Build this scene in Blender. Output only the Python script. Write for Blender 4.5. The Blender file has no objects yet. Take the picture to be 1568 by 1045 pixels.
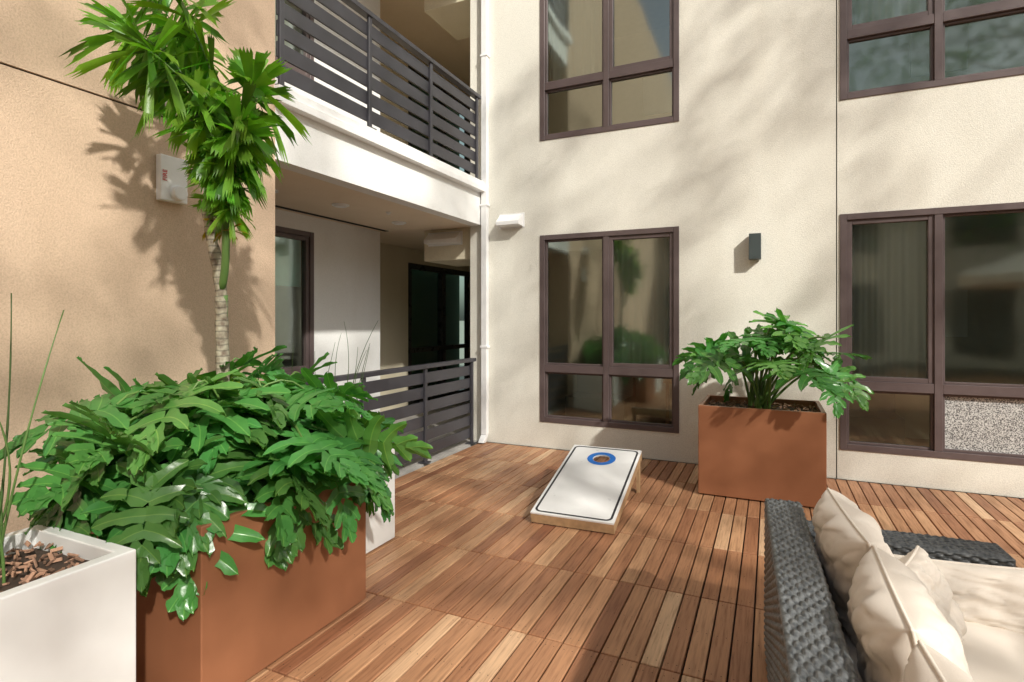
import bpy, bmesh, math, random
import numpy as np
from mathutils import Vector, Matrix, noise, Quaternion
random.seed(7); rng=np.random.default_rng(7)
scene=bpy.context.scene
SUN=Vector((.66,-.48,.58)).normalized()

# ------------------------------------------------------------ helpers
def link(o,parent=None):
    scene.collection.objects.link(o)
    if parent: o.parent=parent
    return o
def empty(name,loc=(0,0,0)):
    e=bpy.data.objects.new(name,None); e.location=loc; e.empty_display_size=.2
    return link(e)
class MB:
    def __init__(s): s.v=[];s.f=[];s.c=[];s.m=[]
    def add(s,vs,fs,col=None,mi=0):
        n=len(s.v); s.v.extend([tuple(v) for v in vs])
        for f in fs: s.f.append(tuple(i+n for i in f)); s.c.append(col); s.m.append(mi)
    def box(s,x0,x1,y0,y1,z0,z1,col=None,mi=0):
        x0,x1=sorted((x0,x1));y0,y1=sorted((y0,y1));z0,z1=sorted((z0,z1))
        s.add([(x0,y0,z0),(x1,y0,z0),(x1,y1,z0),(x0,y1,z0),(x0,y0,z1),(x1,y0,z1),(x1,y1,z1),(x0,y1,z1)],
              [(0,3,2,1),(4,5,6,7),(0,1,5,4),(1,2,6,5),(2,3,7,6),(3,0,4,7)],col,mi)
    def tube(s,pts,rad,sides=6,col=None,mi=0,cap=True):
        pts=[Vector(p) for p in pts]; n=len(pts); vs=[]
        if not hasattr(rad,'__len__'): rad=[rad]*n
        up=Vector((0,0,1)); prev=None
        for i,p in enumerate(pts):
            t=(pts[min(i+1,n-1)]-pts[max(i-1,0)]).normalized()
            if prev is None:
                a=t.cross(up) if abs(t.z)<.95 else t.cross(Vector((1,0,0)))
            else: a=prev-t*prev.dot(t)
            a.normalize(); prev=a; b=t.cross(a)
            for k in range(sides):
                an=2*math.pi*k/sides
                vs.append(p+(a*math.cos(an)+b*math.sin(an))*rad[i])
        fs=[]
        for i in range(n-1):
            for k in range(sides):
                k2=(k+1)%sides
                fs.append((i*sides+k,i*sides+k2,(i+1)*sides+k2,(i+1)*sides+k))
        if cap:
            fs.append(tuple(range(sides))[::-1]); fs.append(tuple((n-1)*sides+k for k in range(sides)))
        s.add(vs,fs,col,mi)
    def obj(s,name,mats,parent=None,smooth=False,bevel=0,segs=2):
        me=bpy.data.meshes.new(name); me.from_pydata(s.v,[],s.f); me.update()
        if not isinstance(mats,(list,tuple)): mats=[mats]
        for m in mats: me.materials.append(m)
        me.polygons.foreach_set('material_index',s.m)
        if any(c is not None for c in s.c):
            at=me.color_attributes.new('tint','FLOAT_COLOR','CORNER')
            arr=[]
            for f,c in zip(s.f,s.c):
                cc=c if c is not None else (1,1,1,1)
                arr.extend(list(cc)*len(f))
            at.data.foreach_set('color',arr)
        if smooth: me.polygons.foreach_set('use_smooth',[True]*len(me.polygons))
        me.validate()
        o=bpy.data.objects.new(name,me); link(o,parent)
        if bevel:
            b=o.modifiers.new('bevel','BEVEL'); b.width=bevel; b.segments=segs; b.limit_method='ANGLE'; b.angle_limit=math.radians(40)
        return o
def curve_pts(ps,n=10):
    ps=[Vector(p) for p in ps]
    if len(ps)==2: return [ps[0].lerp(ps[1],i/n) for i in range(n+1)]
    if len(ps)==3:
        a,b,c=ps; b=b*2-(a+c)/2
        return [a*(1-t)**2+b*2*t*(1-t)+c*t*t for t in [i/n for i in range(n+1)]]
    out=[]; P=[ps[0]*2-ps[1]]+ps+[ps[-1]*2-ps[-2]]
    for i in range(1,len(P)-2):
        for j in range(n):
            t=j/n; p0,p1,p2,p3=P[i-1:i+3]
            out.append(.5*((2*p1)+(p2-p0)*t+(2*p0-5*p1+4*p2-p3)*t*t+(3*p1-p0-3*p2+p3)*t**3))
    out.append(ps[-1]); return out

# ------------------------------------------------------------ materials
class NT:
    def __init__(s,name):
        s.m=bpy.data.materials.new(name); s.m.use_nodes=True; s.t=s.m.node_tree; s.n=s.t.nodes
        s.p=s.n['Principled BSDF']; s.out=s.n['Material Output']
    def new(s,t,**k):
        n=s.n.new(t)
        for a,b in k.items(): setattr(n,a,b)
        return n
    def l(s,a,b): s.t.links.new(a,b)
    def coord(s,kind='Object',scale=(1,1,1)):
        c=s.new('ShaderNodeTexCoord'); m=s.new('ShaderNodeMapping'); m.inputs['Scale'].default_value=scale
        s.l(c.outputs[kind],m.inputs['Vector']); return m.outputs[0]
    def noise(s,scale,detail=4,vec=None,rough=.5):
        n=s.new('ShaderNodeTexNoise'); n.inputs['Scale'].default_value=scale; n.inputs['Detail'].default_value=detail; n.inputs['Roughness'].default_value=rough
        if vec is not None: s.l(vec,n.inputs['Vector'])
        return n.outputs['Fac']
    def ramp(s,fac,stops):
        r=s.new('ShaderNodeValToRGB'); e=r.color_ramp.elements
        while len(e)<len(stops): e.new(.5)
        for i,(p,c) in enumerate(stops):
            e[i].position=p; e[i].color=(c[0],c[1],c[2],1) if hasattr(c,'__len__') else (c,c,c,1)
        s.l(fac,r.inputs[0]); return r.outputs[0]
    def mul(s,a,b,fac=1.0,mode='MULTIPLY'):
        m=s.new('ShaderNodeMix',data_type='RGBA',blend_type=mode); m.inputs[0].default_value=fac
        for i,x in ((6,a),(7,b)):
            if hasattr(x,'is_output'): s.l(x,m.inputs[i])
            else: m.inputs[i].default_value=(x[0],x[1],x[2],1)
        return m.outputs[2]
    def bump(s,h,strength=.3,dist=.01,prev=None):
        b=s.new('ShaderNodeBump'); b.inputs['Strength'].default_value=strength; b.inputs['Distance'].default_value=dist
        s.l(h,b.inputs['Height'])
        if prev is not None: s.l(prev,b.inputs['Normal'])
        return b.outputs[0]
    def fin(s,base=None,rough=.5,normal=None,metal=0,spec=.5):
        if base is not None:
            if hasattr(base,'is_output'): s.l(base,s.p.inputs['Base Color'])
            else: s.p.inputs['Base Color'].default_value=(*base,1)
        if hasattr(rough,'is_output'): s.l(rough,s.p.inputs['Roughness'])
        else: s.p.inputs['Roughness'].default_value=rough
        s.p.inputs['Metallic'].default_value=metal
        s.p.inputs['Specular IOR Level'].default_value=spec
        if normal is not None: s.l(normal,s.p.inputs['Normal'])
        return s.m
def stucco(name,col,var=.07,grain=.80):
    t=NT(name); v=t.coord()
    big=t.noise(1.1,5,v); fine=t.noise(115,3,v,.7)
    vs=t.coord('Object',(2.5,2.5,.6)); streak=t.noise(1.2,5,vs)
    c=t.mul(col,t.ramp(big,[(.3,1-var),(.7,1)]))
    c=t.mul(c,t.ramp(streak,[(.28,(.90,.88,.85)),(.55,(1,1,1))]),.35)
    c=t.mul(c,t.ramp(fine,[(.34,grain),(.60,1.0)]),.9)
    n=t.bump(fine,.65,.005)
    return t.fin(c,.92,n,spec=.2)
def plain(name,col,rough=.5,metal=0,nscale=12,var=.08,bump=.05,spec=.5):
    t=NT(name); v=t.coord(); a=t.noise(nscale,4,v); b=t.noise(nscale*9,2,v)
    c=t.mul(col,t.ramp(a,[(.3,1-var),(.7,1)]))
    r=t.ramp(a,[(.3,max(0,rough-.06)),(.7,min(1,rough+.08))])
    return t.fin(c,r,t.bump(b,bump,.002),metal,spec)
M={}
M['cream']=stucco('cream_stucco',(.82,.80,.71))
M['tan']=stucco('tan_stucco',(.67,.50,.36))
M['white_st']=stucco('white_stucco',(.84,.84,.82),.04,.90)
M['beige']=stucco('beige_stucco',(.78,.71,.54))
M['soffit']=stucco('soffit_paint',(.82,.69,.53),.04,.92)
M['trim']=plain('white_trim',(.84,.84,.83),.45)
M['frame']=plain('bronze_frame',(.115,.085,.083),.38,0,8,.15)
M['rail']=plain('railing_paint',(.055,.053,.062),.42,0,10,.2)
M['sconce']=plain('sconce_metal',(.05,.065,.065),.4)
M['copper']=plain('copper_planter_paint',(.345,.145,.072),.34,.1,3,.22,.03)
M['planter_w']=plain('white_planter_fibreglass',(.80,.80,.78),.4,0,6,.06)
M['dark']=plain('dark_gap',(.02,.018,.016),.9)
M['doorback']=plain('hall_behind_door',(.06,.15,.11),.8)
M['conc']=plain('concrete',(.45,.43,.40),.9,0,4,.2,.2)
M['room']=plain('room_paint',(.54,.50,.36),.9)
M['roomfloor']=plain('room_floor',(.30,.22,.15),.6)
M['roomsofa']=plain('room_upholstery',(.25,.26,.26),.9)
M['teal']=plain('teal_roller_blind',(.30,.70,.64),.8)
M['door']=plain('door_dark',(.03,.032,.03),.3)
M['blue']=plain('blue_paint',(.02,.17,.60),.4)
M['black']=plain('black_paint',(.02,.02,.025),.45)
M['board']=plain('board_white_paint',(.82,.82,.81),.32,0,5,.05,.03)
M['red']=plain('red_lettering',(.6,.03,.03),.4)
def glass(name,refl,tint,k=1.0,rough=.065):
    t=NT(name); t.n.remove(t.p)
    tr=t.new('ShaderNodeBsdfTransparent'); tr.inputs[0].default_value=(*tint,1)
    gl=t.new('ShaderNodeBsdfGlossy'); gl.inputs['Roughness'].default_value=rough; gl.inputs[0].default_value=(.86,.98,.90,1)
    v=t.coord(); b=t.bump(t.noise(1.6,1,v),.08,.05); t.l(b,gl.inputs['Normal'])
    fr=t.new('ShaderNodeFresnel'); fr.inputs[0].default_value=1.5
    ma=t.new('ShaderNodeMath',operation='MULTIPLY_ADD'); ma.inputs[1].default_value=k; ma.inputs[2].default_value=refl
    t.l(fr.outputs[0],ma.inputs[0]); ma.use_clamp=True
    mx=t.new('ShaderNodeMixShader'); t.l(ma.outputs[0],mx.inputs[0]); t.l(tr.outputs[0],mx.inputs[1]); t.l(gl.outputs[0],mx.inputs[2])
    t.l(mx.outputs[0],t.out.inputs[0]); return t.m
M['glass']=glass('window_glass',.22,(.84,.92,.84))
M['glass_dark']=glass('door_glass',.05,(.6,.78,.68))
def obscure():
    t=NT('obscure_glass'); v=t.coord('Object'); n=t.noise(110,2,v,.7)
    c=t.ramp(n,[(.42,(.10,.10,.10)),(.58,(.62,.62,.6))]); return t.fin(c,.25,t.bump(n,.6,.003))
M['obscure']=obscure()
def sheer():
    t=NT('sheer_curtain'); t.n.remove(t.p)
    d=t.new('ShaderNodeBsdfDiffuse'); d.inputs[0].default_value=(.82,.82,.85,1)
    tl=t.new('ShaderNodeBsdfTranslucent'); tl.inputs[0].default_value=(.7,.7,.7,1)
    tr=t.new('ShaderNodeBsdfTransparent')
    a=t.new('ShaderNodeMixShader'); a.inputs[0].default_value=.25; t.l(d.outputs[0],a.inputs[1]); t.l(tl.outputs[0],a.inputs[2])
    b=t.new('ShaderNodeMixShader'); b.inputs[0].default_value=.32; t.l(a.outputs[0],b.inputs[1]); t.l(tr.outputs[0],b.inputs[2])
    t.l(b.outputs[0],t.out.inputs[0]); return t.m
M['sheer']=sheer()
def foliage(name,c0,c1,rough=.33,trans=.25):
    t=NT(name); at=t.new('ShaderNodeAttribute',attribute_name='tint'); v=t.coord()
    n=t.noise(14,3,v)
    c=t.mul(c0,c1,1,'MIX'); t.l(n,c.node.inputs[0])
    c=t.mul(c,at.outputs['Color'])
    t.fin(c,rough,t.bump(t.noise(60,2,v),.15,.004),spec=.5)
    tl=t.new('ShaderNodeBsdfTranslucent'); c2=t.mul(c,(1.5,1.9,.6)); t.l(c2,tl.inputs[0])
    mx=t.new('ShaderNodeMixShader'); mx.inputs[0].default_value=trans
    t.l(t.p.outputs[0],mx.inputs[1]); t.l(tl.outputs[0],mx.inputs[2]); t.l(mx.outputs[0],t.out.inputs[0]); return t.m
M['philo']=foliage('philodendron_leaf',(.05,.18,.045),(.11,.30,.07),.25)
M['palm']=foliage('palm_leaf',(.07,.21,.02),(.17,.36,.04),.34,.35)
M['tree']=foliage('gobo_leaf',(.04,.10,.025),(.07,.15,.03),.5,.3)
M['stem']=foliage('green_stem',(.08,.17,.04),(.14,.24,.06),.45,.1)
def bark(name,c0,c1,zs=30):
    t=NT(name); v=t.coord('Object',(1,1,1)); n=t.noise(25,5,v); w=t.new('ShaderNodeTexWave',wave_type='BANDS',bands_direction='Z'); w.inputs['Scale'].default_value=zs/6; w.inputs['Distortion'].default_value=3; t.l(v,w.inputs[0])
    c=t.ramp(n,[(.3,c0),(.7,c1)]); c=t.mul(c,t.ramp(w.outputs[1],[(.0,.55),(.25,1)]))
    return t.fin(c,.8,t.bump(n,.6,.01))
M['trunk']=bark('palm_trunk',(.14,.10,.07),(.46,.43,.32),60)
M['bark']=bark('gobo_bark',(.10,.07,.05),(.25,.19,.14),6)
def wood():
    t=NT('deck_wood'); at=t.new('ShaderNodeAttribute',attribute_name='tint'); sep=t.new('ShaderNodeSeparateColor'); t.l(at.outputs['Color'],sep.inputs[0])
    c=t.new('ShaderNodeTexCoord'); comb=t.new('ShaderNodeCombineXYZ'); 
    for i in (0,1):
        m=t.new('ShaderNodeMath',operation='MULTIPLY'); m.inputs[1].default_value=37.0*(i+1); t.l(sep.outputs[1],m.inputs[0]); t.l(m.outputs[0],comb.inputs[i])
    ad=t.new('ShaderNodeVectorMath',operation='ADD'); t.l(c.outputs['Object'],ad.inputs[0]); t.l(comb.outputs[0],ad.inputs[1])
    mp=t.new('ShaderNodeMapping'); mp.inputs['Scale'].default_value=(30,1.6,10); t.l(ad.outputs[0],mp.inputs[0])
    g=t.noise(2.2,6,mp.outputs[0],.62)
    mp2=t.new('ShaderNodeMapping'); mp2.inputs['Scale'].default_value=(7,.8,4); t.l(ad.outputs[0],mp2.inputs[0])
    g2=t.noise(1.3,3,mp2.outputs[0])
    base=t.ramp(sep.outputs[0],[(0,(.26,.108,.056)),(.3,(.365,.172,.088)),(.6,(.455,.24,.128)),(.85,(.55,.325,.182)),(1,(.63,.42,.26))])
    col=t.mul(base,t.ramp(g,[(.32,(.62,.56,.52)),(.5,(.95,.95,.95)),(.7,(1.12,1.10,1.06))]))
    col=t.mul(col,t.ramp(g2,[(.3,(.84,.80,.76)),(.65,(1.06,1.06,1.06))]))
    r=t.ramp(g,[(.3,.58),(.7,.38)])
    return t.fin(col,r,t.bump(g,.35,.003),spec=.45)
M['wood']=wood()
M['ply']=plain('plywood_edge',(.50,.32,.17),.6,0,20,.3,.1)
M['soil']=plain('potting_soil',(.07,.045,.03),.95,0,30,.4,.6)
t=NT('bark_mulch'); at=t.new('ShaderNodeAttribute',attribute_name='tint'); M['mulch']=t.fin(t.mul((.32,.20,.14),at.outputs['Color']),.85)
t=NT('wicker'); v=t.coord(); n1=t.noise(60,3,v); M['wicker']=t.fin(t.ramp(n1,[(.35,(.045,.050,.054)),(.65,(.15,.158,.162))]),.40,t.bump(t.noise(400,2,v),.2,.001))
def fabric():
    t=NT('cushion_fabric'); v=t.coord(); w1=t.noise(3,4,v); w2=t.noise(900,2,v)
    c=t.mul((.77,.69,.60),t.ramp(w1,[(.3,.92),(.7,1)])); c=t.mul(c,t.ramp(w2,[(.3,.85),(.7,1)]),.7)
    t.p.inputs['Sheen Weight'].default_value=.2
    return t.fin(c,.9,t.bump(w2,.25,.001),spec=.2)
M['fabric']=fabric()
M['canvas']=plain('umbrella_canvas',(.72,.70,.66),.9)

# ------------------------------------------------------------ building
bld=empty('apartment_building',(0,8,0))
def setp(o): 
    o.parent=bld; o.matrix_parent_inverse=Matrix.Translation((0,-8,0)); return o
YB=6.32; XL=-3.35; ST=3.43
def P_back(u,z,d): return (u,YB+d,z)
def P_x(X0): return lambda u,z,d:(X0-d,u,z)
def quad(mb,P,u0,u1,z0,z1,d,mi=0): mb.add([P(u0,z0,d),P(u1,z0,d),P(u1,z1,d),P(u0,z1,d)],[(0,1,2,3)],None,mi)
def wall(name,P,u0,u1,z0,z1,ops,mat):
    mb=MB(); us=set([u0,u1]);zs=set([z0,z1])
    for o in ops: us|={o[0],o[1]}; zs|={o[2],o[3]}
    us=sorted(x for x in us if u0<=x<=u1); zs=sorted(x for x in zs if z0<=x<=z1)
    idx={}
    def vid(i,j):
        if (i,j) not in idx: idx[(i,j)]=len(mb.v); mb.v.append(P(us[i],zs[j],0))
        return idx[(i,j)]
    for i in range(len(us)-1):
        for j in range(len(zs)-1):
            cu=(us[i]+us[i+1])/2; cz=(zs[j]+zs[j+1])/2
            if any(o[0]<cu<o[1] and o[2]<cz<o[3] for o in ops): continue
            mb.f.append((vid(i,j),vid(i+1,j),vid(i+1,j+1),vid(i,j+1))); mb.c.append(None); mb.m.append(0)
    for o in ops:
        a,b,c,d=o[:4]; dep=o[4] if len(o)>4 else .14
        for (p,q) in (((a,c),(b,c)),((b,c),(b,d)),((b,d),(a,d)),((a,d),(a,c))):
            mb.add([P(*p,0),P(*q,0),P(*q,dep),P(*p,dep)],[(0,1,2,3)])
        if len(o)>4: quad(mb,P,a,b,c,d,dep,1)
    o=mb.obj(name,[mat,M['dark']])
    return setp(o)
def pbox(mb,P,u0,u1,z0,z1,d0,d1,mi=0):
    vs=[P(u,z,d) for d in (d0,d1) for z in (z0,z1) for u in (u0,u1)]
    mb.add(vs,[(0,1,3,2),(4,6,7,5),(0,4,5,1),(1,5,7,3),(3,7,6,2),(2,6,4,0)],None,mi)
def curtain(mb,P,u0,u1,z0,z1,d):
    n=int((u1-u0)/.012); vs=[];fs=[]
    ph=random.random()*6
    for i in range(n+1):
        u=u0+(u1-u0)*i/n; w=.022*math.sin(u*52+ph+1.2*math.sin(u*7))
        vs+= [P(u,z0,d+w*1.2),P(u,(z0+z1)/2,d+w),P(u,z1,d+w*.7)]
    for i in range(n):
        for k in (0,1): fs.append((3*i+k,3*i+3+k,3*i+4+k,3*i+1+k))
    mb.add(vs,fs)
def window(tag,P,u0,u1,z0,z1,splits,ztr,curt=(),low_obscure=(),sash=(),blind=None):
    fr=MB(); g=MB(); W=.06
    pbox(fr,P,u0,u0+W,z0,z1,-.012,.10); pbox(fr,P,u1-W,u1,z0,z1,-.012,.10)
    pbox(fr,P,u0+W,u1-W,z0,z0+W,-.010,.10); pbox(fr,P,u0+W,u1-W,z1-W,z1,-.010,.10)
    ed=[u0+W]+list(splits)+[u1-W]
    for s in splits: pbox(fr,P,s-.032,s+.032,z0+W,z1-W,-.006,.09)
    cells=[]
    for i in range(len(ed)-1):
        a=ed[i]+(.032 if i>0 else 0); b=ed[i+1]-(.032 if i<len(ed)-2 else 0)
        rows=[(z0+W,z1-W)]
        if ztr:
            pbox(fr,P,a,b,ztr-.045,ztr+.045,-.003,.085); rows=[(z0+W,ztr-.045),(ztr+.045,z1-W)]
        for j,(c,d) in enumerate(rows): cells.append((i,j,a,b,c,d))
    cm=MB(); obs=MB()
    for (i,j,a,b,c,d) in cells:
        s=.045 if (i in sash and (ztr is None or d>ztr)) else .022
        dd=.025 if s<.04 else .008
        pbox(fr,P,a,a+s,c,d,dd,.075); pbox(fr,P,b-s,b,c,d,dd,.075)
        pbox(fr,P,a+s,b-s,c,c+s,dd+.002,.075); pbox(fr,P,a+s,b-s,d-s,d,dd+.002,.075)
        tl=[random.uniform(-.004,.004) for _ in range(4)]
        if (i,j) in low_obscure: quad(obs,P,a+s,b-s,c+s,d-s,.05)
        else: g.add([P(a+s,c+s,.05+tl[0]),P(b-s,c+s,.05+tl[1]),P(b-s,d-s,.05+tl[2]),P(a+s,d-s,.05+tl[2]+tl[0]-tl[1])],[(0,1,2,3)])
        if (i,j) in curt: curtain(cm,P,a-.015,b+.015,c-.04,d+.04,.185)
    setp(fr.obj('window_frame_'+tag,M['frame'],bevel=.003,segs=1))
    setp(g.obj('window_glass_'+tag,M['glass']))
    if cm.v: setp(cm.obj('curtain_'+tag,M['sheer'],smooth=True))
    if obs.v: setp(obs.obj('obscure_glass_'+tag,M['obscure']))
    if blind:
        bl=MB(); pbox(bl,P,blind[0],blind[1],blind[2],z1-.02,.17,.175); setp(bl.obj('roller_blind_'+tag,M['teal']))
    r=MB(); a,b,c,d=u0-.55,u1+.55,z0-.3,z1+.12; D=2.6
    q=[P(a,c,.15),P(b,c,.15),P(b,d,.15),P(a,d,.15),P(a,c,D),P(b,c,D),P(b,d,D),P(a,d,D)]
    r.add(q,[(0,1,5,4)],None,1); r.add(q,[(1,2,6,5),(2,3,7,6),(3,0,4,7),(4,5,6,7)])
    for (x0,x1,y0,y1) in ((a,u0,c,d),(u1,b,c,d),(u0,u1,c,z0),(u0,u1,z1,d)):
        quad(r,P,x0,x1,y0,y1,.15)
    pbox(r,P,u0-.1,u0+.75,c+.002,c+.45,1.2,1.9,2); pbox(r,P,u0-.1,u0+.75,c+.452,c+.85,1.72,1.9,2)
    pbox(r,P,u1-.45,u1+.3,c+.66,c+.70,1.6,2.2,3); pbox(r,P,u1-.42,u1-.38,c+.002,c+.66,1.65,1.69,3); pbox(r,P,u1+.2,u1+.24,c+.002,c+.66,1.65,1.69,3)
    pbox(r,P,(u0+u1)/2-.1,(u0+u1)/2+.5,c+1.35,c+1.95,D-.03,D-.002,4)
    setp(r.obj('room_'+tag,[M['room'],M['roomfloor'],M['roomsofa'],M['ply'],M['white_st']]))
winA=(-2.554,-.908,.315,2.59); winB=(.62,2.95,.29,2.60)
ops=[]
for k in range(3):
    for w in (winA,winB): ops.append((w[0],w[1],w[2]+k*ST,w[3]+k*ST))
jo=(.588,.598,0.0,10.4,.018)
wall('back_wall',P_back,-3.53,9.0,0,10.4,ops+[jo],M['cream'])
for k in range(3):
    z=k*ST
    window('a%d'%k,P_back,winA[0],winA[1],winA[2]+z,winA[3]+z,[-1.731],.97+z,curt=((1,1),) if k==0 else ((0,1),),sash=(1,))
    window('b%d'%k,P_back,winB[0],winB[1],winB[2]+z,winB[3]+z,[1.41],.925+z,curt=((0,1),),low_obscure=((1,0),) if k==0 else (),sash=(0,))
PR=lambda u,z,d:(-3.53+d,u,z)
wall('back_wall_return',PR,YB,10.5,0,10.4,[],M['beige'])
wall('left_wall',P_x(XL),-9.0,3.02,0,10.4,[(-9.0,3.02,2.80,2.812,.015),(-9.0,3.02,2.80+ST,2.812+ST,.015)],M['tan'])
PE=lambda u,z,d:(u,3.02-d,z)
wall('left_wall_end',PE,-4.9,XL,0,10.4,[],M['tan'])
wall('recess_wall',P_x(-4.9),3.02,6.22,0,10.4,[(3.3,4.98,.92+k*ST,2.59+k*ST) for k in range(3)],M['white_st'])
for k in range(3): window('r%d'%k,P_x(-4.9),3.3,4.98,.92+k*ST,2.59+k*ST,[4.14],None,curt=((0,0),),sash=(1,),blind=(4.15,4.95,1.95+k*ST))
wall('recess_wall_end',lambda u,z,d:(u,6.22,z),-5.6,-4.9,0,10.4,[],M['beige'])
wall('passage_wall',P_x(-5.6),6.22,10.5,0,10.4,[(7.86,10.05,.02+k*ST,2.53+k*ST) for k in range(3)],M['beige'])
wall('passage_end',lambda u,z,d:(u,10.5,z),-5.6,-3.53,0,10.4,[],M['beige'])
for k in range(3):
    z=k*ST; P=P_x(-5.6); fr=MB(); g=MB()
    for a,b in ((7.86,7.96),(8.95,9.07),(9.95,10.05)): pbox(fr,P,a,b,.02+z,2.53+z,0,.1)
    for a,b in ((.02,.14),(.98,1.06),(2.43,2.53)): pbox(fr,P,7.96,9.95,a+z,b+z,.004,.09)
    quad(g,P,7.9,10,.05+z,2.5+z,.06)
    bx=MB(); quad(bx,P,7.8,10.1,z,2.6+z,.3)
    setp(fr.obj('passage_door_frame_%d'%k,M['door'])); setp(g.obj('passage_door_glass_%d'%k,M['glass_dark'])); setp(bx.obj('passage_door_backing_%d'%k,M['doorback']))
fa=MB(); tr=MB(); so=MB(); bx=MB(); dl=MB(); sl=MB()
for k in range(3):
    z=k*ST
    fa.box(XL-.16,XL-.003,3.023,6.318,2.77+z,3.18+z)
    tr.box(XL-.26,XL+.075,2.995,6.316,3.18+z,3.245+z); tr.box(XL-.26,XL+.055,3.01,6.313,3.245+z,3.315+z)
    so.box(-4.897,XL-.162,3.023,6.217,2.775+z,3.30+z); so.box(-5.597,-3.533,6.223,10.49,2.775+z,3.30+z)
    bx.box(-4.31,-3.533,6.42,7.3,2.36+z,2.773+z)
    sl.box(-4.80,-4.74,3.05,6.2,2.768+z,2.7745+z)
    for (x,y,r_) in ((-4.25,3.75,.09),(-4.1,4.55,.09),(-4.2,5.7,.09),(-3.9,5.1,.03)):
        for (rr,za,zb) in ((r_,2.764,2.7745),(r_*.72,2.752,2.7638)):
            pts=[(x+rr*math.cos(a),y+rr*math.sin(a),za+z) for a in np.linspace(0,2*math.pi,24,endpoint=False)]
            dl.add(pts+[(p[0],p[1],zb+z) for p in pts],[tuple(range(24))[::-1]]+[(i,(i+1)%24,24+(i+1)%24,24+i) for i in range(24)])
setp(fa.obj('balcony_fascia',M['white_st'])); setp(tr.obj('balcony_edge_trim',M['trim'],bevel=.004))
setp(so.obj('balcony_soffit',M['soffit'])); setp(bx.obj('passage_beam',M['beige'],bevel=.006)); setp(dl.obj('soffit_light_discs',M['trim'])); setp(sl.obj('soffit_slot_vent',M['dark']))
fl=MB(); fl.box(-5.6,XL-.06,3.02,10.5,-.04,-.004); setp(fl.obj('walkway_floor',M['conc']))

def railing(name,z0,X):
    e=empty(name,(X,4.6,z0)); inv=Matrix.Translation((-X,-4.6,-z0))
    mb=MB(); ys=[3.07,4.09,5.11,6.15]
    for y in ys:
        mb.box(X+.004,X+.030,y-.022,y+.022,z0-.0,z0+1.03); mb.box(X-.05,X+.06,y-.05,y+.05,z0+.001,z0+.012)
    for i in range(6):
        a=z0+.075+i*.158; mb.box(X-.016,X+.002,3.05,6.20,a,a+.118)
    mb.box(X-.035,X+.045,3.03,6.22,z0+1.032,z0+1.075)
    o=mb.obj('rails_and_posts',M['rail'],bevel=.002,segs=1); o.parent=e; o.matrix_parent_inverse=inv
railing('balcony_railing',0.0,-3.43); railing('balcony_railing',3.316,-3.36); railing('balcony_railing',3.316+ST,-3.36)

mb=MB(); mb.box(-3.335,-3.255,YB-.075,YB-.006,.10,10.3)
mb.add([(-3.335,YB-.075,.10),(-3.255,YB-.075,.10),(-3.255,YB-.006,.10),(-3.335,YB-.006,.10),(-3.335,YB-.16,.015),(-3.255,YB-.16,.015),(-3.255,YB-.09,.005),(-3.335,YB-.09,.005)],[(0,1,5,4),(1,2,6,5),(2,3,7,6),(3,0,4,7),(4,5,6,7)])
for z in (1.2,3.0,4.9,6.8): mb.box(-3.35,-3.24,YB-.082,YB-.004,z,z+.03)
mb.obj('downspout',M['trim'],bevel=.006)
def hood(name,x0,x1,z0,z1,Y):
    mb=MB(); dp=.14
    prof=[(0,z1),(-.03,z1),(-dp,z0+.055),(-dp,z0+.01),(0,z0)]
    n=len(prof); vs=[(x0,Y+p[0]-.004,p[1]) for p in prof]+[(x1,Y+p[0]-.004,p[1]) for p in prof]
    mb.add(vs,[tuple(range(n)),tuple(range(n,2*n))[::-1]]+[(i,i+n,(i+1)%n+n,(i+1)%n) for i in range(n)])
    mb.box(x0-.02,x1+.02,Y-.008,Y-.003,z0-.015,z1+.02)
    mb.obj(name,M['trim'],bevel=.003)
hood('vent_hood',-3.09,-2.78,2.72,2.87,YB)
hood('vent_hood',-4.22,-3.72,2.57,2.72,6.42)
mb=MB(); mb.box(-.20,-.085,YB-.11,YB-.012,2.185,2.45); mb.box(-.18,-.105,YB-.012,YB-.001,2.21,2.42)
mb.obj('wall_sconce',M['sconce'],bevel=.004)
fa_=empty('fire_alarm_strobe',(XL,2.21,2.43))
mb=MB(); mb.box(XL+.001,XL+.05,2.13,2.30,2.29,2.565); o=mb.obj('backbox',M['trim'],bevel=.006)
mb2=MB()
def cyl_x(mb,x0,x1,y,z,r,n=28):
    vs=[(x,y+r*math.cos(a),z+r*math.sin(a)) for x in (x0,x1) for a in np.linspace(0,2*math.pi,n,endpoint=False)]
    mb.add(vs,[tuple(range(n)),tuple(range(n,2*n))]+[(i,(i+1)%n,n+(i+1)%n,n+i) for i in range(n)])
cyl_x(mb2,XL+.05,XL+.085,2.235,2.345,.045); o2=mb2.obj('strobe_lens',M['trim'],bevel=.008)
tc=bpy.data.curves.new('fire_text','FONT'); tc.body='FIRE'; tc.size=.038; tc.extrude=.001; tc.align_x='CENTER'; tc.align_y='CENTER'; tc.materials.append(M['red'])
o3=bpy.data.objects.new('lettering',tc); link(o3)
o3.matrix_world=Matrix.Translation((XL+.053,2.155,2.44))@Matrix(((0,0,1),(0,-1,0),(1,0,0))).to_4x4()
for q in (o,o2,o3):
    q.parent=fa_; q.matrix_parent_inverse=Matrix.Translation((-XL,-2.21,-2.43))
mb=MB(); cyl_x(mb,XL+.001,XL+.03,2.22,2.88,.075); cyl_x(mb,XL+.03,XL+.09,2.22,2.88,.06); mb.obj('round_wall_light',M['trim'],bevel=.012,segs=3)

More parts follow.
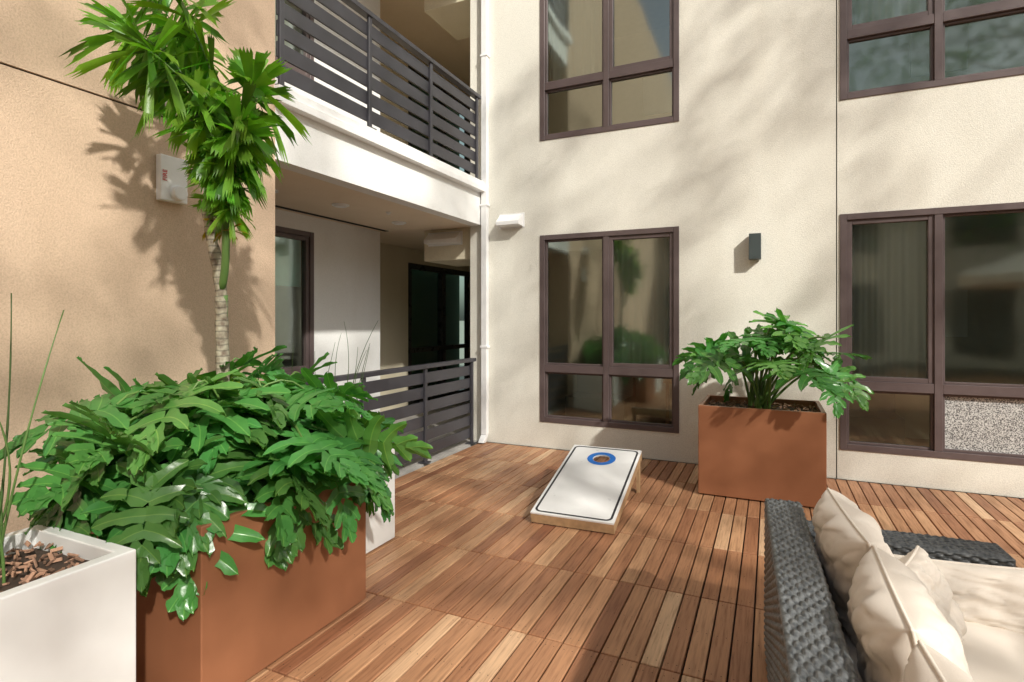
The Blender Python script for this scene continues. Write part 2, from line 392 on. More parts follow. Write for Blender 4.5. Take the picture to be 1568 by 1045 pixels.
M['wingglass']=plain('wing_glass',(.05,.07,.07),.08)
def wing(name,P,u0,u1,H,mat,back):
    e=empty(name,P((u0+u1)/2,0,0)); ops=[]
    n=int((u1-u0)/3.2)
    for i in range(n):
        for k in range(int(H/ST)): 
            a=u0+1+i*3.2; ops.append((a,a+1.7,.35+k*ST,2.6+k*ST))
    w=wall('walls_'+name,P,u0,u1,0,H,ops,mat)
    fr=MB(); g=MB()
    for (a,b,c,d) in ops:
        for q in ((a,a+.07,c,d),(b-.07,b,c,d),(a+.07,b-.07,c,c+.07),(a+.07,b-.07,d-.07,d),((a+b)/2-.03,(a+b)/2+.03,c+.07,d-.07)): pbox(fr,P,*q,.0,.1)
        quad(g,P,a,b,c,d,.07)
    o1=fr.obj('frames',M['frame']); o2=g.obj('glass',M['wingglass'])
    r=MB(); 
    vs=[P(u,z,d) for d in (.15,back) for z in (0,H) for u in (u0,u1)]
    r.add(vs,[(4,6,7,5),(0,4,5,1),(1,5,7,3),(3,7,6,2),(2,6,4,0)])
    o3=r.obj('roof_and_sides',mat)
    for o in (w,o1,o2,o3):
        o.parent=e; o.matrix_parent_inverse=Matrix.Translation(-Vector(e.location))
wing('courtyard_wing_south',lambda u,z,d:(u,-9-d,z),-5.5,16,7.2,M['cream'],8)
wing('courtyard_wing_east',lambda u,z,d:(15+d,u,z),-9,9,7.2,M['cream'],8)

# ------------------------------------------------------------ ground and deck
g=MB(); S=300
g.add([(-S,-S,-.07),(S,-S,-.07),(S,S,-.07),(-S,S,-.07)],[(0,1,2,3)]); g.obj('ground',M['conc'])
d=MB(); d.add([(-3.36,-8.9,-.035),(14.9,-8.9,-.035),(14.9,6.32,-.035),(-3.36,6.32,-.035)],[(0,1,2,3)],(0,0,0,1),1)
pitch=.0935; tile=.748; ch=.003
nx=int(12/pitch)
Y=YB-.02
rowsY=[]
while Y>-5.5: rowsY.append((Y-tile,Y)); Y-=tile
for ri,(y0,y1) in enumerate(rowsY):
    for i in range(nx):
        x0=-3.345+i*pitch; x1=x0+pitch-.0085
        tilei=i//8
        if i%8==7: x1-=.002
        tt=((tilei*7919+ri*104729)%97)/97*.22-.11
        r=min(1,max(0,random.gauss(.52,.23)+tt)); col=(r,random.random(),0,1)
        a,b,c,e=x0,x1,y0+.006,y1-.004; zt=random.uniform(-.0008,.0008)
        vs=[(a+ch,c+ch,zt),(b-ch,c+ch,zt),(b-ch,e-ch,zt),(a+ch,e-ch,zt),(a,c,zt-ch),(b,c,zt-ch),(b,e,zt-ch),(a,e,zt-ch),(a,c,-.026),(b,c,-.026),(b,e,-.026),(a,e,-.026)]
        d.add(vs,[(0,1,2,3),(4,5,1,0),(5,6,2,1),(6,7,3,2),(7,4,0,3),(8,9,5,4),(9,10,6,5),(10,11,7,6),(11,8,4,7)],col)
        if y0>.5 and x0<3:
            for yy in (c+.045,(c+e)/2,e-.045):
                for xx in (a+.022,b-.022):
                    q=.0028; d.add([(xx+q*math.cos(w_),yy+q*math.sin(w_),zt+.0008) for w_ in np.linspace(0,2*math.pi,6,endpoint=False)],[(0,1,2,3,4,5)],(0,0,0,1),1)
d.obj('wood_deck',[M['wood'],M['dark']])

# ------------------------------------------------------------ planters
def planter(name,x0,x1,y0,y1,h,mat,lip=.035,soil=.06):
    e=empty(name,((x0+x1)/2,(y0+y1)/2,0)); inv=Matrix.Translation(-Vector(e.location)); mb=MB(); z0=.012
    o=[(x0,y0),(x1,y0),(x1,y1),(x0,y1)]; i=[(x0+lip,y0+lip),(x1-lip,y0+lip),(x1-lip,y1-lip),(x0+lip,y1-lip)]
    vs=[(p[0],p[1],z0) for p in o]+[(p[0],p[1],h) for p in o]+[(p[0],p[1],h) for p in i]+[(p[0],p[1],h-.2) for p in i]
    fs=[(3,2,1,0)]
    for k in range(4):
        k2=(k+1)%4; fs+= [(k,k2,4+k2,4+k),(4+k,4+k2,8+k2,8+k),(8+k,8+k2,12+k2,12+k)]
    mb.add(vs,fs); a=mb.obj('shell',mat,bevel=.006,segs=3)
    s=MB(); n=18
    for jj in range(n+1):
        for ii in range(n+1):
            X=x0+lip+(x1-x0-2*lip)*ii/n; Yy=y0+lip+(y1-y0-2*lip)*jj/n
            s.v.append((X,Yy,h-soil+.02*noise.noise(Vector((X*6,Yy*6,1)))))
    for jj in range(n):
        for ii in range(n):
            q=jj*(n+1)+ii; s.f.append((q,q+1,q+n+2,q+n+1)); s.c.append(None); s.m.append(0)
    b=s.obj('soil',M['soil'],smooth=True)
    mm=MB()
    for _ in range(420):
        c=Vector((random.uniform(x0+lip+.01,x1-lip-.01),random.uniform(y0+lip+.01,y1-lip-.01),h-soil+random.uniform(.005,.03)))
        R=Quaternion(Vector((random.gauss(0,.4),random.gauss(0,.4),1)).normalized(),random.uniform(0,6.3)); L=random.uniform(.015,.045); W=random.uniform(.005,.014); T=.003
        k=random.uniform(.4,1.5)
        tilt=Quaternion(Vector((1,0,0)),random.gauss(0,.35))
        vs=[c+R@(tilt@Vector((sx*L/2*(1 if sz>0 else .8),sy*W/2,sz*T))) for sz in (-1,1) for sy in (-1,1) for sx in (-1,1)]
        mm.add(vs,[(0,1,3,2),(4,6,7,5),(0,4,5,1),(1,5,7,3),(3,7,6,2),(2,6,4,0)],(k,k*.92,k*.85,1))
    c=mm.obj('bark_mulch',M['mulch'])
    for q in (a,b,c): q.parent=e; q.matrix_parent_inverse=inv
planter('copper_planter',-2.92,-2.05,1.485,2.48,.75,M['copper'])
planter('copper_planter',-.586,.42,5.225,5.98,.80,M['copper'])
planter('white_planter',-2.69,-2.08,.35,1.255,.745,M['planter_w'],.05,.07)
planter('white_planter',-3.2,-2.435,2.62,3.26,.65,M['planter_w'])

# ------------------------------------------------------------ philodendron
def philo_leaf(mb,base,axis,nrm,L,col,seed):
    rs=random.Random(seed)
    ax=axis.normalized(); nr=(nrm-ax*nrm.dot(ax)).normalized(); sd=ax.cross(nr)
    droop=rs.uniform(.3,.8); fold=rs.uniform(.05,.3); n=6
    vein=(col[0]*1.7,col[1]*1.35,col[2]*1.3,1)
    def place(x,y,z=0):
        zz=z-droop*x*abs(x)*.45+fold*abs(y)-.6*y*y
        return base+(ax*x+sd*y+nr*zz)*L
    def strip(p0,dirx,diry,ln,wb,sgn):
        prof=[(0,.95),(.2,1.10),(.36,1.0),(.50,.74),(.64,.86),(.77,.82),(.88,.58),(.95,.32),(1,.04)]
        vs=[]; px,py=-diry,dirx; cv=rs.uniform(-.30,-.05)*sgn
        for k,(s,w) in enumerate(prof):
            bend=cv*s*s*ln
            cx=p0[0]+dirx*s*ln+px*bend; cy=p0[1]+diry*s*ln+py*bend
            w1=w*wb*(1+rs.uniform(-.2,.2)); w2=w*wb*(1+rs.uniform(-.2,.2)); wav=rs.uniform(-.02,.02)*s
            vs+= [place(cx-px*w1,cy-py*w1,wav+.016),place(cx-px*wb*.07,cy-py*wb*.07,-.006),place(cx+px*wb*.07,cy+py*wb*.07,-.006),place(cx+px*w2,cy+py*w2,-wav+.016)]
        fs=[];fv=[]
        for k in range(len(prof)-1):
            a=4*k; fs+= [(a,a+4,a+5,a+1),(a+2,a+6,a+7,a+3)]; fv.append((a+1,a+5,a+6,a+2))
        n0=len(mb.v); mb.add(vs,fs,col)
        for f in fv: mb.f.append(tuple(i+n0 for i in f)); mb.c.append(vein); mb.m.append(0)
    for i in range(n):
        t=i/(n-1); x=.02+.74*t
        ang=math.radians(146-114*t**.85)
        ln=(.48+.17*math.sin(math.pi*min(1,t*1.1+.1)))*(1-.50*t)
        wb=.094*(1-.26*t)
        for sg in (-1,1):
            a=ang+math.radians(rs.uniform(-6,6)); l=ln*rs.uniform(.86,1.12)
            strip((x,0),math.cos(a),sg*math.sin(a),l,wb,sg)
    strip((.72,0),1,0,.32,.082,1)
def philo(name,center,rad,count,root,rootr,Ls,xmin,minz=None,seed=1,pet=.006,zlo=-.45):
    rs=random.Random(seed); mb=MB(); c=Vector(center); r0=Vector(root)
    for i in range(count):
        for _ in range(60):
            th=rs.uniform(0,2*math.pi); zz=rs.uniform(zlo,1.0)
            h=math.sqrt(max(0,1-zz*zz)); dr=Vector((h*math.cos(th),h*math.sin(th),zz))
            lump=1+.28*noise.noise(dr*2.3+Vector((seed,0,0)))
            rr=(rs.uniform(.5,1.0)**.6)*lump
            p=c+Vector((dr.x*rad[0],dr.y*rad[1],dr.z*rad[2]))*rr
            if p.x>xmin and (minz is None or p.z>minz): break
        out=Vector((dr.x,dr.y,0)); out=out.normalized() if out.length>.1 else Vector((rs.gauss(0,1),rs.gauss(0,1),0)).normalized()
        out=(out+Vector((rs.gauss(0,.5),rs.gauss(0,.5),0))).normalized()
        ax=Vector((out.x,out.y,rs.uniform(-.8,0.05))) if zz<.5 else Vector((out.x,out.y,rs.uniform(-.5,.6)))
        if zz<.1: ax=Vector((out.x,out.y,rs.uniform(-1.3,-.4)))
        nr=Vector((out.x*.6+rs.gauss(0,.45),out.y*.6+rs.gauss(0,.45),1)) if zz>.0 else Vector((out.x*1.0+rs.gauss(0,.2),out.y*1.0+rs.gauss(0,.2),.7))
        if p.x<xmin+.2: ax.x=abs(ax.x)*.3
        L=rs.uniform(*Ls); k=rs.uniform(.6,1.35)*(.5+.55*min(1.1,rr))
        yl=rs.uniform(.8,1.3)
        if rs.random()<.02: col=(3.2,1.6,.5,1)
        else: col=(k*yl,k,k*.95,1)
        base=p-ax.normalized()*L*.35
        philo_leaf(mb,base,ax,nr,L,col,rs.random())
        a=rs.uniform(0,6.28); q=r0+Vector((math.cos(a)*rootr*rs.random(),math.sin(a)*rootr*rs.random(),0))
        mid=q.lerp(base,.55)+Vector((0,0,.12+.25*max(0,zz)*rad[2]))
        mb.tube(curve_pts([q,mid,base],8),[pet*(1.3-.5*j/8) for j in range(9)],5,(1.1,1.1,1,1),1,False)
    return mb.obj(name,[M['philo'],M['stem']],smooth=True)
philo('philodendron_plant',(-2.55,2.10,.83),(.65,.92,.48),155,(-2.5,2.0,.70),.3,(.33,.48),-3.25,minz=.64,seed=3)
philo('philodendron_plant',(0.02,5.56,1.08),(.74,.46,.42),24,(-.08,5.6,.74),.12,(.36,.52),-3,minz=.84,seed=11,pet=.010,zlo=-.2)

# ------------------------------------------------------------ tall palm
pm=MB()
tr_pts=curve_pts([(-2.59,2.0,.66),(-2.60,2.01,1.1),(-2.60,2.0,1.5),(-2.585,1.98,1.75),(-2.60,1.94,2.0),(-2.60,1.90,2.2)],6)
pm.tube(tr_pts,[.036-.012*i/len(tr_pts)+.003*math.sin(i*2.1) for i in range(len(tr_pts))],10,None,1)
pm.tube(curve_pts([(-2.585,1.98,1.72),(-2.52,1.96,1.90),(-2.5,1.93,2.2)],6),[.020]*7,8,None,2)
pm.tube(curve_pts([(-2.62,2.02,.7),(-2.63,2.03,1.2),(-2.57,1.99,1.7)],6),[.018]*7,8,None,2)
rs=random.Random(5)
def leaflet(p,dr,L,W,dd,col):
    nr=dr.cross(Vector((rs.gauss(0,.5),rs.gauss(0,.5),1))).normalized(); up=nr.cross(dr)
    vs=[];fs=[]; segs=[(0,.15),(.2,.5),(.42,.8),(.64,1.05),(.82,1.2)]
    for s,w in segs:
        c=p+dr*L*s+Vector((0,0,-dd*L*s*s))
        vs+= [c-nr*W*w+up*.3*W*w,c,c+nr*W*w+up*.3*W*w]
    for k in range(len(segs)-1):
        a=3*k; fs+= [(a,a+3,a+4,a+1),(a+1,a+4,a+5,a+2)]
    a=3*(len(segs)-1); e=[vs[a],vs[a+1],vs[a+2]]
    for q in range(2):
        for (f0,f1) in ((0,.5),(.5,1)):
            A0=e[q].lerp(e[q+1],f0); A1=e[q].lerp(e[q+1],f1)
            m=(A0+A1)/2+dr*L*rs.uniform(.06,.22)+Vector((0,0,-dd*L*.3)); n0=len(vs); vs+= [A0,A1,m]; fs.append((n0,n0+2,n0+1))
    pm.add(vs,fs,col,0)
fr=[([(-2.57,1.92,2.1),(-2.53,1.93,2.40),(-2.66,1.80,2.82),(-2.88,1.67,3.02)],1,(1,1,1)),
([(-2.57,1.92,2.1),(-2.54,1.95,2.45),(-2.72,1.93,2.90),(-2.88,1.86,3.22)],1,(.9,1,1)),
([(-2.55,1.92,2.1),(-2.50,1.92,2.40),(-2.52,1.87,2.82),(-2.68,1.76,3.25)],1,(1.1,1.05,1)),
([(-2.53,1.92,2.1),(-2.47,1.94,2.40),(-2.43,1.98,2.62),(-2.37,2.01,2.78)],1.1,(1,1,1)),
([(-2.53,1.92,2.1),(-2.45,1.92,2.25),(-2.38,1.90,2.40),(-2.32,1.89,2.54)],.9,(.9,1,1)),
([(-2.56,1.90,2.1),(-2.52,1.88,2.36),(-2.50,1.78,2.64),(-2.64,1.62,2.86)],1,(1,1,1)),
]
for pts,sc,tc_ in fr:
    cp=curve_pts(pts,11); n=len(cp)
    pm.tube(cp,[.011*(1.15-j/n) for j in range(n)],6,(1.1,1.1,1,1),2)
    for j in range(6,n):
        t=j/n; tan=(cp[min(j+1,n-1)]-cp[j-1]).normalized()
        for rep in range(4):
            sd=Vector((rs.gauss(0,1),rs.gauss(0,1),rs.gauss(0,.4))); sd=(sd-tan*sd.dot(tan)).normalized()
            dr=(sd*.45+tan*rs.uniform(-.2,.9)+Vector((0,0,rs.uniform(-1.1,.15)))).normalized()
            L=sc*rs.uniform(.15,.31)*(.5+.62*t); W=rs.uniform(.015,.031)*(.6+.45*t)
            k=rs.uniform(.4,1.5)
            leaflet(cp[j],dr,L,W,rs.uniform(.05,.5),(k*tc_[0]*rs.uniform(.8,1.35),k*tc_[1],k*.9,1))
    tan=(cp[-1]-cp[-4]).normalized()
    for q in range(8):
        sd=Vector((rs.gauss(0,.42),rs.gauss(0,.42),rs.gauss(0,.3))); dr=(tan+sd).normalized(); k=rs.uniform(.8,1.4)
        leaflet(cp[-1]-tan*.06,dr,sc*rs.uniform(.18,.27),.026,rs.uniform(0,.3),(k*1.1,k*1.05,k*.8,1))
for (c0,cnt,cols,L0) in (((-2.56,1.90,2.24),12,(2.0,1.1,.6),.13),((-2.50,1.93,2.16),20,(1.2,1.05,.7),.16),((-2.42,1.91,2.12),14,(1.3,1.05,.7),.16),((-2.58,1.95,2.08),9,(3.0,.8,.5),.12),((-2.47,1.93,2.02),9,(2.8,.7,.5),.13),((-2.52,1.92,2.34),22,(1,1,.9),.16)):
    for q in range(cnt):
        dr=Vector((rs.gauss(0,1),rs.gauss(0,1),rs.gauss(-.2,.7))).normalized(); k=rs.uniform(.6,1.3)
        leaflet(Vector(c0),dr,L0*rs.uniform(.6,1.2),.012,rs.uniform(.1,.6),(k*cols[0],k*cols[1],k*cols[2],1))
pm.obj('tall_palm',[M['palm'],M['trunk'],M['stem']],smooth=True)

# ------------------------------------------------------------ horsetail reeds
hr=MB(); rs=random.Random(21)
for i in range(22):
    tall=i%4==0
    b=Vector((rs.uniform(-2.62,-2.35),rs.uniform(.6,1.0),.66)); H=rs.uniform(.18,.55)
    if tall: b=Vector((-2.60+rs.uniform(0,.1),rs.uniform(.98,1.18),.66)); H=rs.uniform(.6,1.05)
    top=b+Vector((rs.gauss(-.03,.07),rs.gauss(0,.08),H))
    cp=curve_pts([b,b.lerp(top,.5)+Vector((rs.gauss(0,.04),rs.gauss(0,.04),0)),top],12)
    k=rs.uniform(.5,1.1)
    hr.tube(cp,[.0048*(1.1-.7*j/12)*(1.25 if j%3==0 else 1) for j in range(13)],6,(k,k,k,1))
hr.obj('horsetail_reeds',M['stem'],smooth=True)
hr=MB()
for i in range(10):
    b=Vector((rs.uniform(-2.95,-2.55),rs.uniform(2.7,3.1),.6)); top=b+Vector((rs.uniform(-.15,.3),rs.uniform(-.2,.3),rs.uniform(.75,1.0)))
    cp=curve_pts([b,b.lerp(top,.5)+Vector((rs.gauss(0,.04),rs.gauss(0,.04),.05)),top],10); hr.tube(cp,[.004*(1.1-.8*j/10) for j in range(11)],5,(.5,.5,.5,1))
hr.obj('horsetail_reeds',M['stem'],smooth=True)

# ------------------------------------------------------------ cornhole board
cb=empty('cornhole_board',(-1.35,3.95,0))
BW,BL=.645,1.24; tilt=math.atan2(.26,1.2); fh=.08
mt=MB(); n=64; hx,hy,hr_=0,BL-.24,.076
circ=[(hx+hr_*math.cos(2*math.pi*i/n),hy+hr_*math.sin(2*math.pi*i/n)) for i in range(n)]
rect=[]
for i in range(n):
    a=2*math.pi*i/n; c,s=math.cos(a),math.sin(a); kx=(BW/2)/abs(c) if abs(c)>1e-6 else 9; ky=.24/abs(s) if abs(s)>1e-6 else 9; k=min(kx,ky)
    rect.append((hx+c*k,hy+s*k))
for cx,cy in ((-BW/2,BL-.48),(BW/2,BL-.48),(BW/2,BL),(-BW/2,BL)):
    j=min(range(n),key=lambda q:(rect[q][0]-cx)**2+(rect[q][1]-cy)**2); rect[j]=(cx,cy)
vs=[(p[0],p[1],0) for p in circ]+[(p[0],p[1],0) for p in rect]+[(p[0],p[1],-.012) for p in circ]
mt.add(vs,[(i,n+i,n+(i+1)%n,(i+1)%n) for i in range(n)]+[(i,(i+1)%n,2*n+(i+1)%n,2*n+i) for i in range(n)])
mt.add([(-BW/2,0,0),(BW/2,0,0),(BW/2,BL-.48,0),(-BW/2,BL-.48,0)],[(0,1,2,3)])
mt.add([(-BW/2,0,-.014),(BW/2,0,-.014),(BW/2,BL-.48,-.014),(-BW/2,BL-.48,-.014)],[(3,2,1,0)],None,1)
for (a,b,c,e) in ((-BW/2,-BW/2+.02,0,BL),(BW/2-.02,BW/2,0,BL)):
    mt.box(a,b,c,e,-.085,-.0125,None,1)
mt.box(-BW/2+.02,BW/2-.02,0,.02,-.085,-.0125,None,1); mt.box(-BW/2+.02,BW/2-.02,BL-.02,BL,-.085,-.0125,None,1)
for (p,q) in (((-BW/2,0),(BW/2,0)),((BW/2,0),(BW/2,BL)),((BW/2,BL),(-BW/2,BL)),((-BW/2,BL),(-BW/2,0))):
    mt.add([(p[0],p[1],0),(q[0],q[1],0),(q[0],q[1],-.0123),(p[0],p[1],-.0123)],[(0,1,2,3)],None,0)
def loop(inset,r,z,k=8):
    x0,x1,y0,y1=-BW/2+inset,BW/2-inset,inset,BL-inset; out=[]
    for cx,cy,a0 in ((x1-r,y1-r,0),(x0+r,y1-r,90),(x0+r,y0+r,180),(x1-r,y0+r,270)):
        for i in range(k+1):
            a=math.radians(a0+90*i/k); out.append((cx+r*math.cos(a),cy+r*math.sin(a),z))
    return out
A=loop(.020,.05,.0015); B=loop(.037,.036,.0015); m_=len(A)
mt.add(A+B,[(i,(i+1)%m_,m_+(i+1)%m_,m_+i) for i in range(m_)],None,2)
rg=[(hx+r*math.cos(2*math.pi*i/n),hy+r*math.sin(2*math.pi*i/n),.0015) for r in (.078,.128) for i in range(n)]
mt.add(rg,[(i,(i+1)%n,n+(i+1)%n,n+i) for i in range(n)],None,3)
o=mt.obj('board_deck',[M['board'],M['ply'],M['black'],M['blue']])
R=Matrix.Rotation(math.radians(2.4),4,'Z')@Matrix.Translation((0,0,fh+.012))@Matrix.Rotation(tilt,4,'X')
o.parent=cb; o.matrix_local=R
lg=MB()
for s in (-1,1):
    x=s*(BW/2-.012); lg.box(x-.012,x+.012,1.07,1.14,.002,.25)
o=lg.obj('legs',M['ply']); o.parent=cb; o.matrix_local=Matrix.Rotation(math.radians(2.4),4,'Z')

# ------------------------------------------------------------ wicker sofa
sofa=empty('wicker_sofa',(0,2.9,0)); sinv=Matrix.Translation((0,-2.9,0)); sofa.rotation_euler=(0,0,math.radians(2.6))
def sp(o): o.parent=sofa; o.matrix_parent_inverse=sinv; return o
def weave(name,O,U,V,lu,lv,rib=.030,strand=.0145,amp=.0045):
    O,U,V=Vector(O),Vector(U).normalized(),Vector(V).normalized(); N=U.cross(V)
    nu=max(4,int(lu/rib*6)); nv=max(4,int(lv/strand*5))
    us=np.linspace(0,lu,nu+1); vs_=np.linspace(0,lv,nv+1); UU,VV=np.meshgrid(us,vs_)
    row=np.floor(VV/strand); fr=VV/strand-row
    h=amp*np.cos(np.pi*UU/rib+np.pi*(row%2))+amp*.9*np.sqrt(np.clip(1-(2*fr-1)**2,0,1))
    h+=.0012*np.sin(UU*13+VV*7)
    ed=np.minimum.reduce([UU,lu-UU,VV,lv-VV]); h=np.where(ed<.008,h*0+.004*np.sqrt(np.clip(ed/.008,0,1)),h)
    Pt=np.array(O)[None,None,:]+UU[...,None]*np.array(U)+VV[...,None]*np.array(V)+h[...,None]*np.array(N)
    me=bpy.data.meshes.new(name); idx=np.arange((nu+1)*(nv+1)).reshape(nv+1,nu+1)
    f=np.stack([idx[:-1,:-1],idx[:-1,1:],idx[1:,1:],idx[1:,:-1]],-1).reshape(-1,4)
    me.from_pydata(Pt.reshape(-1,3).tolist(),[],f.tolist()); me.materials.append(M['wicker']); me.polygons.foreach_set('use_smooth',[True]*len(me.polygons))
    o=bpy.data.objects.new(name,me); link(o); return sp(o)
BX0,BX1,SY0,SY1,BZ=-.02,.125,.55,2.90,.725
weave('back_outer',(BX0,SY1,.05),(0,-1,0),(0,0,1),SY1-SY0,BZ-.05)
weave('back_top',(BX1,SY0,BZ),(0,1,0),(-1,0,0),SY1-SY0,BX1-BX0,rib=.030,strand=.0181)
weave('back_end',(BX1,SY1,.05),(-1,0,0),(0,0,1),BX1-BX0,BZ-.05)
weave('back_inner',(BX1,SY0,.3),(0,1,0),(0,0,1),SY1-SY0,BZ-.3)
weave('back_near_end',(BX0,SY0,.05),(1,0,0),(0,0,1),.86,.5)
AY0,AY1,AZ,AX1=2.82,2.99,.615,.885
weave('arm_top',(BX1,AY0,AZ),(1,0,0),(0,1,0),AX1-BX1,AY1-AY0,rib=.030)
weave('arm_front',(AX1,AY0,.05),(0,1,0),(0,0,1),AY1-AY0,AZ-.05)
weave('arm_outer',(AX1,AY1,.05),(-1,0,0),(0,0,1),AX1-BX1,AZ-.05)
weave('arm_inner',(BX1,AY0,.25),(1,0,0),(0,0,1),AX1-BX1,AZ-.25)
weave('seat_front',(AX1-.01,SY0,.05),(0,1,0),(0,0,1),AY0-SY0,.24)
c=MB(); c.box(BX0+.006,BX1-.006,SY0+.006,SY1-.006,.04,BZ-.006); c.box(BX1,AX1-.006,AY0+.006,AY1-.006,.04,AZ-.006); c.box(BX1,AX1-.02,SY0+.01,AY0,.04,.285)
for x,y in ((.04,.6),(.82,.6),(.04,2.85),(.82,2.9)): c.box(x-.02,x+.02,y-.02,y+.02,.001,.04)
sp(c.obj('frame_core',M['black']))
def pillow(name,w,h,t,mat4,seed,puff=.38,wr=.013,pinch=.05):
    rs=random.Random(seed); n=52; off=rs.uniform(0,50); mb=MB()
    def pt(a,b,s):
        e=(1-abs(a)**2.8)*(1-abs(b)**2.8); e=max(e,0)**puff
        x=a*w/2*(1-pinch*(1-b*b)*abs(a)**3); y=b*h/2*(1-pinch*(1-a*a)*abs(b)**3)
        an=math.atan2(b,a); rr=max(abs(a),abs(b))
        cre=noise.noise(Vector((math.cos(an)*4.2+off,math.sin(an)*4.2+rr*.6,s*3)))*wr*2.4*rr*rr*min(1,e*1.6)
        cre+=noise.noise(Vector((a*2.2+off,b*2.2,s*5)))*wr*1.8*e
        fold=abs(noise.noise(Vector((a*2.8+off*2,b*4.2+a*1.5,s*7)))); fo=max(0,1-fold/.18); cre-=fo*fo*(3-2*fo)*wr*.9*e
        return Vector((x,y,s*(t/2*e+cre+.002)))
    for s in (1,-1):
        base=len(mb.v)
        for j in range(n+1):
            for i in range(n+1):
                a=math.sin((i/n-.5)*math.pi); b=math.sin((j/n-.5)*math.pi); mb.v.append(tuple(pt(a,b,s)))
        for j in range(n):
            for i in range(n):
                q=base+j*(n+1)+i; f=(q,q+1,q+n+2,q+n+1); mb.f.append(f if s>0 else f[::-1]); mb.c.append(None); mb.m.append(0)
    per=[]
    for k in range(4):
        for i in range(n):
            v=math.sin((i/n-.5)*math.pi); a,b=((v,-1),(1,v),(-v,1),(-1,-v))[k]; p=pt(a,b,1); p.z=0; per.append(p)
    per.append(per[0]); mb.tube(per,.0055,6)
    o=mb.obj(name,M['fabric'],smooth=True); o.matrix_world=mat4; o.parent=sofa; o.matrix_parent_inverse=sinv; return o
def T(loc,rx=0,ry=0,rz=0): return Matrix.Translation(loc)@Matrix.Rotation(math.radians(rz),4,'Z')@Matrix.Rotation(math.radians(ry),4,'Y')@Matrix.Rotation(math.radians(rx),4,'X')
pillow('seat_cushion_1',.74,1.12,.17,T((.52,2.22,.365)),1,puff=.16,wr=.004,pinch=.0)
pillow('seat_cushion_2',.74,1.08,.17,T((.52,1.10,.365)),2,puff=.16,wr=.004,pinch=.0)
def stand(loc,yaw,lean,roll=0):
    B=Matrix(((0,0,1),(1,0,0),(0,1,0))).to_4x4()
    return Matrix.Translation(loc)@Matrix.Rotation(math.radians(yaw),4,'Z')@Matrix.Rotation(math.radians(-lean),4,'Y')@B@Matrix.Rotation(math.radians(roll),4,'Z')
pillow('back_cushion_1',.58,.44,.22,stand((.275,2.43,.63),4,10,1),5)
pillow('back_cushion_2',.58,.44,.23,stand((.30,1.83,.63),-3,12,-2),6)
pillow('back_cushion_3',.56,.44,.23,stand((.32,1.24,.63),3,16,2),7)
pillow('side_cushion',.58,.25,.18,stand((.72,2.66,.505),-86,12,1),8)
pillow('corner_pillow',.28,.30,.13,stand((.47,2.34,.585),-28,22,4),9)

# ------------------------------------------------------------ patio umbrella
um=empty('patio_umbrella',(4.4,.9,0)); mb=MB(); n=8; top=(0,0,2.85)
for i in range(n):
    a0,a1=2*math.pi*i/n,2*math.pi*(i+1)/n
    p=[(1.5*math.cos(a),1.5*math.sin(a),2.3) for a in (a0,a1)]; q=[(.75*math.cos(a),.75*math.sin(a),2.62) for a in (a0,a1)]
    mb.add([p[0],p[1],q[1],q[0],top],[(0,1,2,3),(3,2,4)]); mb.add([p[0],p[1],(p[1][0],p[1][1],2.15),(p[0][0],p[0][1],2.15)],[(0,1,2,3)])
o=mb.obj('canopy',M['canvas']); o.parent=um
mb=MB(); mb.tube([(0,0,0.05),(0,0,2.9)],.025,12); mb.tube([(0,0,-.0),(0,0,.07)],.28,24); o=mb.obj('pole_and_base',M['rail']); o.parent=um

# ------------------------------------------------------------ added off-camera tree (gobo, leaves culled to shape sun patches)
def lit(p,kind):  # share of sun the added canopy lets through to each target patch
    def g(a,b,ca,cb,ra,rb,w=1): 
        q=((a-ca)/ra)**2+((b-cb)/rb)**2; return w*max(0,min(1,2.1-1.5*q)) if q<1.4 else 0
    if kind=='back':
        v=max(.38+.3*(noise.noise(p*.9)>.05),g(p.x,p.z,2.3,3.2,1.25,.95),g(p.x,p.z,2.2,.6,1.3,.7),g(p.x,p.z,-.12,2.2,.52,.62),g(p.x,p.z,.2,3.0,.5,.4,.95),g(p.x,p.z,.0,1.35,.55,.25,.95),g(p.x,p.z,2,5.2,1.3,.8))
    elif kind=='left':
        v=max(.26,g(p.y,p.z,1.6,2.35,.5,.48),g(p.y,p.z,2.4,.45,.8,.45,.9),g(p.y,p.z,4.4,3.0,.8,.35,1),g(p.y,p.z,2.6,2.9,.35,.5,.9),g(p.y,p.z,1.35,3.4,.5,.35,.9))
    else:
        v=max(.32+.25*(noise.noise(p*.9)>.1),g(p.x,p.y,-1.30,2.32,.95,.42),g(p.x,p.y,-2.15,4.15,.6,.18),g(p.x,p.y,-1.4,4.6,.4,.65,.9),g(p.x,p.y,2.4,5.3,1.5,.9),g(p.x,p.y,-2.1,1.6,.5,.5,.9),g(p.x,p.y,.6,2.0,.6,.9,.9))
    return v
tree=empty('added_gobo_tree',(6.6,-1.0,0)); tinv=Matrix.Translation((-6.6,1.0,0))  # unseen tree, put in only to block and pattern the sun
A_=SUN.cross(Vector((0,0,1))).normalized(); B_=A_.cross(SUN); C_=Vector((-.8,4,1.6))
lf=MB(); rs=random.Random(99)
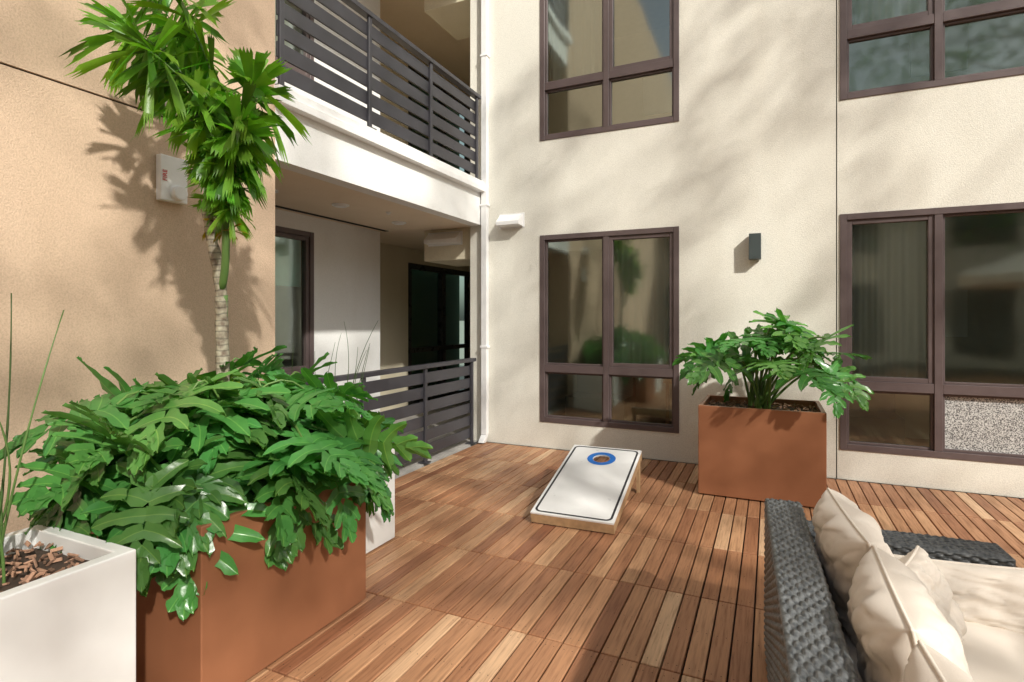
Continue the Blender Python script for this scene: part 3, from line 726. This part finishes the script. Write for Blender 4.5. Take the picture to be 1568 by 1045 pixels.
for i in range(34000):
    a=rs.uniform(-6,6); b=rs.uniform(-4.2,4.2); t_=9.5+rs.gauss(0,1.0)
    if (a/6.2)**2+(b/4.4)**2>1+.2*noise.noise(Vector((a,b,0))): continue
    Q=C_+A_*a+B_*b+SUN*t_
    if Q.z<2.2: continue
    tx=(Q.x-XL)/SUN.x; ty=(YB-Q.y)/(-SUN.y); tz=Q.z/SUN.z; tm=min(tx,ty,tz); H=Q-SUN*tm
    v=lit(H,'left' if tm==tx else 'back' if tm==ty else 'deck')
    if rs.random()<v: continue
    s=rs.uniform(.05,.095); n1=Vector((rs.gauss(0,1),rs.gauss(0,1),rs.gauss(0,1))).normalized(); n1=(n1+SUN*rs.choice((-1,1))*.6).normalized()
    u1=n1.orthogonal().normalized(); ang=rs.uniform(0,6.28); u1=Quaternion(n1,ang)@u1; v1=n1.cross(u1); k=rs.uniform(.5,1.3)
    lf.add([Q-u1*s,Q-v1*s*.45+u1*.1*s,Q+u1*s,Q+v1*s*.45+u1*.1*s],[(0,1,2,3)],(k,k,k,1))
o=lf.obj('foliage',M['tree']); o.parent=tree; o.matrix_parent_inverse=tinv
tk=MB()
ctr=C_+SUN*9.5
tk.tube(curve_pts([(6.6,-1.0,-.05),(6.55,-.95,1.8),(6.4,-.8,3.6),(ctr.x,ctr.y,ctr.z)],6),[.15-.005*j for j in range(19)],12)
for i in range(14):
    a=rs.uniform(-5,5); b=rs.uniform(-3.4,3.4); e=ctr+A_*a+B_*b+SUN*rs.gauss(0,.6); s0=Vector((6.4,-.8,3.4)).lerp(ctr,rs.uniform(0,.9))
    tk.tube(curve_pts([s0,s0.lerp(e,.5)+Vector((0,0,.3)),e],8),[.04*(1.1-j/8.5) for j in range(9)],6)
o=tk.obj('trunk_and_limbs',M['bark']); o.parent=tree; o.matrix_parent_inverse=tinv

# ------------------------------------------------------------ light, world, camera
w=bpy.data.worlds.new('World'); scene.world=w; w.use_nodes=True; nt=w.node_tree
bg=nt.nodes['Background']; sky=nt.nodes.new('ShaderNodeTexSky'); sky.sky_type='NISHITA'; sky.sun_disc=False
el=math.asin(SUN.z); sky.sun_elevation=el; sky.sun_rotation=math.atan2(SUN.x,SUN.y); sky.dust_density=3.0; sky.air_density=1.0; sky.ozone_density=.6
hs=nt.nodes.new('ShaderNodeHueSaturation'); hs.inputs['Saturation'].default_value=.45
nt.links.new(sky.outputs[0],hs.inputs['Color']); nt.links.new(hs.outputs[0],bg.inputs[0]); bg.inputs[1].default_value=.15
sd=bpy.data.lights.new('sun','SUN'); sd.energy=5.0; sd.angle=math.radians(1.5); sd.color=(1,.96,.88)
so_=bpy.data.objects.new('sun',sd); link(so_); so_.location=(10,-5,12); so_.rotation_euler=(-SUN).to_track_quat('-Z','Y').to_euler()
cd=bpy.data.cameras.new('camera'); cam=bpy.data.objects.new('camera',cd); link(cam); scene.camera=cam
cd.sensor_width=36; cd.lens=19.56; cd.shift_y=-.0223; cd.clip_start=.05; cd.clip_end=1000
cam.location=(0,0,1.58); cam.rotation_euler=(math.radians(90),0,math.radians(24.9))
scene.view_settings.view_transform='Standard'; scene.view_settings.look='None'; scene.view_settings.exposure=0
